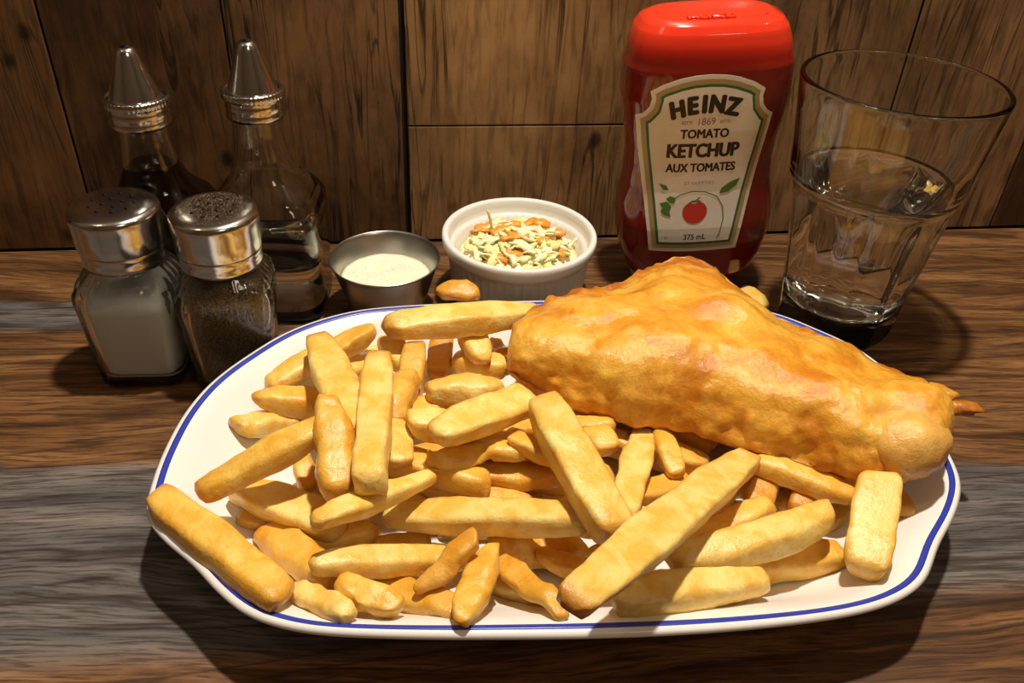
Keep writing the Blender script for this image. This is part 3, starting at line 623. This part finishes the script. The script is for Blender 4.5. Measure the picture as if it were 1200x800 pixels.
art('tomato_picture', [(-.001+.0068*math.cos(a)*(1+.08*math.sin(a)), .0462+.0062*math.sin(a)-(.0012 if abs(a-PI/2) < .25 else 0)) for a in np.linspace(0, 2*PI, 26)[:-1]], LABC['red'])
art('tomato_stem_picture', [(-.005, .0515), (-.003, .0528), (-.001, .0530), (.001, .0548), (.0016, .0545), (.0002, .0530), (.0026, .0522), (-.0008, .0518)], LABC['leaf'], .00095)
def strip(pts, w0):
    P = np.array(pts); T = np.gradient(P, axis=0); T /= np.linalg.norm(T, axis=1)[:, None]; Nn = np.c_[-T[:, 1], T[:, 0]]; return [tuple(p) for p in P+Nn*w0]+[tuple(p) for p in (P-Nn*w0)[::-1]]
art('vine_picture', strip([(-.0140, .0530), (-.0095, .0562), (-.003, .0578), (.004, .0572), (.0105, .0545), (.0142, .0490), (.0152, .0420), (.0138, .0340), (.0125, .0312)], .00028), LABC['leaf'])
for lf in ([(.0115, .0560), (.0125, .0590), (.0170, .0622), (.0222, .0640), (.0205, .0600), (.0165, .0568)], [(-.0215, .0622), (-.0175, .0612), (-.0160, .0585), (-.0190, .0588)], [(-.0150, .0555), (-.0120, .0545), (-.0125, .0515), (-.0155, .0520), (-.0172, .0540)],
           [(-.0205, .0515), (-.0165, .0525), (-.0140, .0495), (-.0150, .0470), (-.0140, .0440), (-.0175, .0450), (-.0198, .0470), (-.0185, .0490)]):
    art('leaf_picture', lf, LABC['leaf'], .0009)
# raised lettering moulded into the dished top
me = text_mesh('HEINZ', .0085, .0002)
for v in me.vertices: v.co = Vector((v.co.x, v.co.z*0.9, .1545))
me.transform(lean); em = obj('moulded_lettering', me, MT['ketchup'], ket); s_ = em.modifiers.new('thickness', 'SOLIDIFY'); s_.thickness = 0.0014; s_.offset = 0
ket.rotation_euler = (0, 0, math.radians(-4))

# ------------------------------------------------------------------ water glass
GL = un(1061, 95, 0.14); gz = [0, .0015, .004, .020, .065, .083, .0865, .0895, .0925, .105, .125, .137, .1390]
gr = [.0285, .0300, .0308, .0322, .0378, .0402, .0418, .0430, .0434, .0444, .0470, .0486, .0488]
tumbler = thing('drinking_glass', 'tall faceted drinking glass half full of water, right of the ketchup', 'glass', (GL[0], GL[1], 0), 0.2)
def fac(a, z):
    k = interp(z, [0, .003, .010, .076, .086, .0895], [0.2, .7, 1, 1, .35, 0]); f = math.cos(PI/10)/math.cos(((a+PI/10) % (2*PI/10))-PI/10); return 1+k*(f*1.018-1)
zz = sorted(set(list(np.linspace(.004, .09, 24))+gz)); outp = [(z, interp(z, gz, gr)) for z in zz]
inz = [.0145, .0150, .0175, .025, .065, .0895, .105, .125, .1375]; inr = [.015, .024, .0275, .0292, .0342, .0390, .0418, .0444, .0462]
inn = [(z, interp(z, inz, inr)) for z in reversed(sorted(set(list(np.linspace(.0145, .1375, 24))+inz)))]
rg = [ring(z, r, 120, 2, None, fac) for z, r in outp]+[ring(.1391+.0014*math.sin(q), .0475+.0013*math.cos(q), 120) for q in np.linspace(0.15, PI-.15, 9)]+[ring(z, r, 120) for z, r in inn]
through(obj('glass_body', loft('glass_body', rg), MT['glass'], tumbler))
WL = .0905
wp = [(z, interp(z, inz, inr)+.00015) for z in np.linspace(.0146, WL, 16)]
water = thing('water', 'clear water filling the lower part of the faceted glass', 'water', (GL[0], GL[1], 0))
through(obj('water_body', lathe('water_body', [(.0144, .010)]+wp+[(WL-.0002, interp(WL, inz, inr)*.985), (WL-.0003, .030)], 96), MT['water'], water))

# ------------------------------------------------------------------ vinegar cruets
def cruet(label, px, py, h, rot, liquid_mat, level, liq_label, liq_name):
    P = un(px, py, h); t = thing('vinegar_cruet', label, 'cruet', (P[0], P[1], 0), rot, 'glass vinegar cruets')
    oz = [0, .0012, .004, .055, .062, .068, .0725, .078, .087, .100, .106, .112, .119]; orr = [.0245, .0262, .0272, .0284, .0278, .0250, .0212, .0172, .0136, .0117, .0113, .0112, .0110]; op = [5, 5, 5, 5, 4.6, 3.8, 3.1, 2.5, 2.1, 2, 2, 2, 2]
    zz = sorted(set(list(np.linspace(0.004, .119, 34))+oz)); R = lambda z: interp(z, oz, orr); Pw = lambda z: interp(z, oz, op); n = 64
    inner = lambda z: R(z)-interp(z, [0, .06, .08, .12], [.0034, .0030, .0024, .0022])
    rg = [ring(z, R(z), n, Pw(z)) for z in zz]+[ring(z, inner(z), n, Pw(z)) for z in reversed(zz) if z > .0065]+[ring(.0062, inner(.0065)*.9, n, 5)]
    through(obj('glass_body', loft('glass_body', rg), MT['bottle'], t))
    obj('pour_collar', lathe('pour_collar', [(.1085, .0128), (.1085, .0140), (.1100, .0143), (.1115, .0139), (.1128, .0138), (.1142, .0143), (.1158, .0138), (.1172, .0138), (.1182, .0139)], 48, cs=False, ce=False), MT['steel'], t)
    kn = lambda a, z: 1+0.010*math.cos(a*44)
    ringm = obj('knurled_ring', lathe('knurled_ring', [(.1178, .0139), (.1183, .0149), (.1188, .0152), (.1216, .0152), (.1222, .0148), (.1224, .0136), (.1216, .0128)], 176, None, kn, False, False, False), MT['steel'], t)
    obj('spout_cone', lathe('spout_cone', [(.1214, .0132), (.1214, .0122), (.1225, .0119), (.1290, .0097), (.1360, .0072), (.1410, .0056), (.1435, .0047), (.1447, .0034), (.1448, .0022)], 48, cs=False, ce=False), MT['steel'], t)
    obj('spout_hole', lathe('spout_hole', [(.14475, .0022), (.1446, .0002)], 20), MT['hole'], t)
    q = thing(liq_name, liq_label, 'vinegar', (P[0], P[1], 0), rot)
    lz = [z for z in zz if .0066 < z < level]+[level]
    obj('liquid', loft('liquid', [ring(.0064, inner(.0066)*.9, n, 5)]+[ring(z, inner(z)+.00015, n, Pw(z)) for z in lz]+[ring(level-.0003, inner(level)*.8, n, Pw(level))]), liquid_mat, q)
cruet('square glass cruet of dark vinegar with steel cone spout, behind the salt shaker', 146, 54, .145, 0.10, MT['malt'], .088, 'dark brown malt vinegar filling the left cruet up to its neck', 'malt_vinegar')
cruet('square glass cruet of clear vinegar with steel cone spout, behind the pepper shaker', 288, 47, .145, -0.10, MT['whitevin'], .034, 'clear vinegar in the bottom of the right cruet', 'white_vinegar')

# ------------------------------------------------------------------ salt and pepper shakers
def shaker(nm, label, px, py, rot, fill, fill_mat, fill_name, fill_label, dusty):
    P = un(px, py, .0905); t = thing(nm, label, 'shaker', (P[0], P[1], 0), rot, 'glass table shakers')
    oz = [0, .0010, .003, .012, .048, .0525, .0565, .0600, .0625, .068]; orr = [.0175, .0190, .0197, .0204, .0224, .0222, .0205, .0180, .0166, .0164]; op = [7, 7, 7, 7, 6, 5, 3.6, 2.6, 2.1, 2]
    n = 112; zz = sorted(set(list(np.linspace(.003, .068, 30))+oz)); R = lambda z: interp(z, oz, orr); Pw = lambda z: interp(z, oz, op)
    inner = lambda z: R(z)-interp(z, [0, .05, .06, .068], [.0034, .0030, .0026, .0022])
    fl_ = lambda a, z: 1+0.020*interp(z, [.040, .050, .058, .062], [0, 1, 1, 0])*math.cos(a*28)
    def cham(a, z): return fl_(a, z)
    rg = [ring(z, R(z), n, Pw(z), None, cham) for z in zz]+[ring(z, inner(z), n, Pw(z)) for z in reversed(zz) if z > .0055]+[ring(.0052, inner(.006)*.9, n, 6)]
    through(obj('glass_body', loft('glass_body', rg), MT['shaker'], t))
    # screw cap: skirt with a rolled band, then a rounded lid
    obj('cap_skirt', lathe('cap_skirt', [(.0630, .0176), (.0632, .0184), (.0650, .0187), (.0662, .0184), (.0685, .0185), (.0700, .0188), (.0712, .0185)], 64, cs=False, ce=False), MT['steel'], t)
    lid = obj('cap_lid', lathe('cap_lid', [(.0708, .0178), (.0710, .0190), (.0720, .0193), (.0780, .0194), (.0835, .0196), (.0865, .0200), (.0880, .0199), (.0893, .0190), (.0900, .0170), (.0905, .0120), (.0908, .0060), (.0909, .0004)], 64, cs=False), MT['steel'], t)
    hm = lathe('hole', [(.00005, .0009), (.00002, .0001)], 12)
    k = 0
    for rr, cnt, off in ((.0042, 4, .4), (.0095, 9, .1)):
        for q in range(cnt):
            a = off+2*PI*q/cnt; obj('hole', hm, MT['hole'], lid, (rr*math.cos(a), rr*math.sin(a), interp(rr, [0, .006, .012], [.0909, .0908, .0905])+.0001))
    if dusty:
        r2 = random.Random(3); V = []; F = []
        for _ in range(1500):
            rr = .0160*math.sqrt(r2.random()); a = r2.uniform(0, 2*PI); x, y = rr*math.cos(a), rr*math.sin(a); s = r2.uniform(.00006, .00018); z = interp(math.hypot(x, y), [0, .006, .012, .017], [.0909, .0908, .0905, .0900]); b = len(V)
            V += [(x-s, y-s, z), (x+s, y-s, z), (x, y+s, z), (x, y, z+s*1.2)]; F += [(b, b+1, b+3), (b+1, b+2, b+3), (b+2, b, b+3)]
        d = obj('pepper_dust', mesh('pepper_dust', V, F, False), MT['dust'], lid); d['kind'] = 'stuff'
    g = obj(fill_name, loft(fill_name, [ring(.0056, inner(.006)*.85, n, 6)]+[ring(z, inner(z)-.0002, n, Pw(z)) for z in np.linspace(.0062, fill, 12)]+[[(x, y, z+.0025*math.sin(x*160+1)+.002*x/.02) for x, y, z in ring(fill+.001, inner(fill)*.8, n, Pw(fill))], ring(fill+.0025, .004, n)]), fill_mat)
    lit(g); g.location = (P[0], P[1], 0); g.rotation_euler = (0, 0, rot); tag(g, fill_label, fill_name.split('_')[-1]); g['kind'] = 'stuff'
shaker('salt_shaker', 'square glass salt shaker with dented steel cap, leftmost on the table', 131, 238, -0.05, .046, MT['salt'], 'salt', 'white salt filling the leftmost shaker', False)
shaker('pepper_shaker', 'square glass pepper shaker with dusty steel cap, touching the plate rim', 249, 243, 0.12, .056, MT['pepper'], 'pepper', 'ground brown pepper filling the shaker with the dusty cap', True)

# ------------------------------------------------------------------ sauce cup
SC = un(451, 300, .035)
cup = thing('sauce_cup', 'small flared steel sauce cup between the cruet and the white ramekin', 'cup', (SC[0], SC[1], 0))
obj('cup_body', lathe('cup_body', [(0, .0185), (.0004, .0193), (.012, .0226), (.024, .0262), (.031, .0284), (.0325, .0292), (.0336, .0299), (.0342, .0301), (.0347, .0297), (.0344, .0292), (.0325, .0283), (.024, .0254), (.012, .0218), (.0015, .0186), (.001, .017)], 80), MT['cupsteel'], cup)
sv = []
for q in np.linspace(0, 1, 14):
    sv.append([(x+0.0004*0, y, .0225+.0026*(1-q)**1.2+0.0007*mnoise.noise(Vector((x*130, y*130, 2)))) for x, y, z in ring(0, max(.0002, .0245*q), 48)])
M = Mat('tartar_sauce'); nn = M.noise(M.coord(), 420, 3); M.base(M.ramp(nn, [(0.35, (0.80, 0.76, 0.55)), (0.6, (0.86, 0.83, 0.66)), (.72, (0.55, 0.57, 0.30))])).set(Roughness=0.3); M.b.inputs['Subsurface Weight'].default_value = .2; M.b.inputs['Subsurface Scale'].default_value = .004
sauce = obj('tartar_sauce', loft('tartar_sauce', [ring(.013, .0212, 48)]+list(reversed(sv)), True, True), M.m); sauce.location = (SC[0], SC[1], 0); tag(sauce, 'creamy pale tartar sauce inside the small steel cup', 'sauce')

# ------------------------------------------------------------------ ramekin with coleslaw
RC = un(609, 271, .042)
ram = thing('ramekin', 'white fluted ceramic ramekin holding coleslaw', 'ramekin', (RC[0], RC[1], 0))
flu = lambda a, z: 1-0.022*interp(z, [.002, .004, .030, .032], [0, 1, 1, 0])*abs(math.sin(a*27))**0.7
prof = [(0, .0345), (.0006, .0362), (.0030, .0372), (.0040, .0376), (.0295, .0399), (.0315, .0402), (.0330, .0412), (.0345, .0424), (.0365, .0431), (.0390, .0434), (.0408, .0433), (.0418, .0427), (.0421, .0415), (.0417, .0402), (.0404, .0396), (.0375, .0392), (.0345, .0388), (.0335, .0380), (.0332, .0370), (.031, .0364), (.0060, .0345), (.0045, .032)]
obj('ramekin_body', lathe('ramekin_body', prof, 324, None, flu), plain('white_ceramic', (0.80, 0.78, 0.74), 0.25), ram)
slaw = thing('coleslaw', 'creamy coleslaw of pale cabbage and carrot shreds in the ramekin', 'coleslaw', (RC[0], RC[1], 0))
M = Mat('coleslaw_dressing'); M.base(M.ramp(M.noise(M.coord(), 260, 3), [(0.35, (0.78, 0.66, 0.26)), (0.5, (0.92, 0.85, 0.52)), (0.7, (0.95, 0.90, 0.66))])).set(Roughness=0.28); dress = M.m
sm = []
for q in np.linspace(0, 1, 16):
    sm.append([(x, y, .0285+.0080*(1-q*q)+.0030*mnoise.noise(Vector((x*170, y*170, 5)))+.0012*mnoise.noise(Vector((x*420, y*420, 5)))) for x, y, z in ring(0, max(.0003, .0335*q), 48)])
obj('dressing', loft('dressing', [ring(.02, .033, 48)]+list(reversed(sm))), dress, slaw)
cab = [plain('cabbage_white', (0.95, 0.87, 0.54), 0.3), plain('cabbage_yellow', (0.88, 0.82, 0.36), 0.3), plain('cabbage_green', (0.80, 0.78, 0.24), 0.35)]; car = plain('carrot_orange', (0.88, 0.34, 0.045), 0.35)
def shred(name, x, y, z, L, wd, th, rz, ry, curl, mat, seed):
    r2 = random.Random(seed); rg = []
    for i in range(9):
        s = i/8-.5; a = curl*s; px_, pz_ = L*s*(1-abs(curl)*.05), L*curl*(0.25-s*s)*.5; wv = wd*(0.5+0.5*math.cos(s*2.4))*1.1
        ofs = mnoise.noise(Vector((s*5, seed*3.3, 0)))*L*.12
        rg.append([(px_, ofs-wv/2, pz_-th/2), (px_, ofs+wv/2, pz_-th/2), (px_, ofs+wv/2, pz_+th/2), (px_, ofs-wv/2, pz_+th/2)])
    o = obj(name, loft(name, rg), mat, slaw, (x, y, z)); o.rotation_euler = (r2.uniform(-.7, .7), ry, rz); return o
r2 = random.Random(8)
for i in range(150):
    q = .0285*math.sqrt(r2.random()); a = r2.uniform(0, 2*PI); x, y = q*math.cos(a), q*math.sin(a); z = .0292+.0090*(1-(q/.0335)**2)+r2.uniform(-.0008, .0020); is_c = i % 9 == 0
    if is_c: shred('carrot_shred', x, y, z+.0015, r2.uniform(.008, .013), r2.uniform(.0036, .0062), .0018, r2.uniform(0, PI), r2.uniform(-.3, .3), r2.uniform(-.8, .8), car, i)
    else: shred('cabbage_shred', x, y, z, r2.uniform(.007, .015), r2.uniform(.0020, .0055), .0012, r2.uniform(0, PI), r2.uniform(-.45, .45), r2.uniform(-1.2, 1.2), r2.choice([cab[0], cab[0], cab[1], cab[2] if i % 3 == 0 else cab[0]]), i)
s = shred('cabbage_shred', -.016, .012, .043, .014, .0016, .0008, .3, 1.35, .5, cab[1], 777)
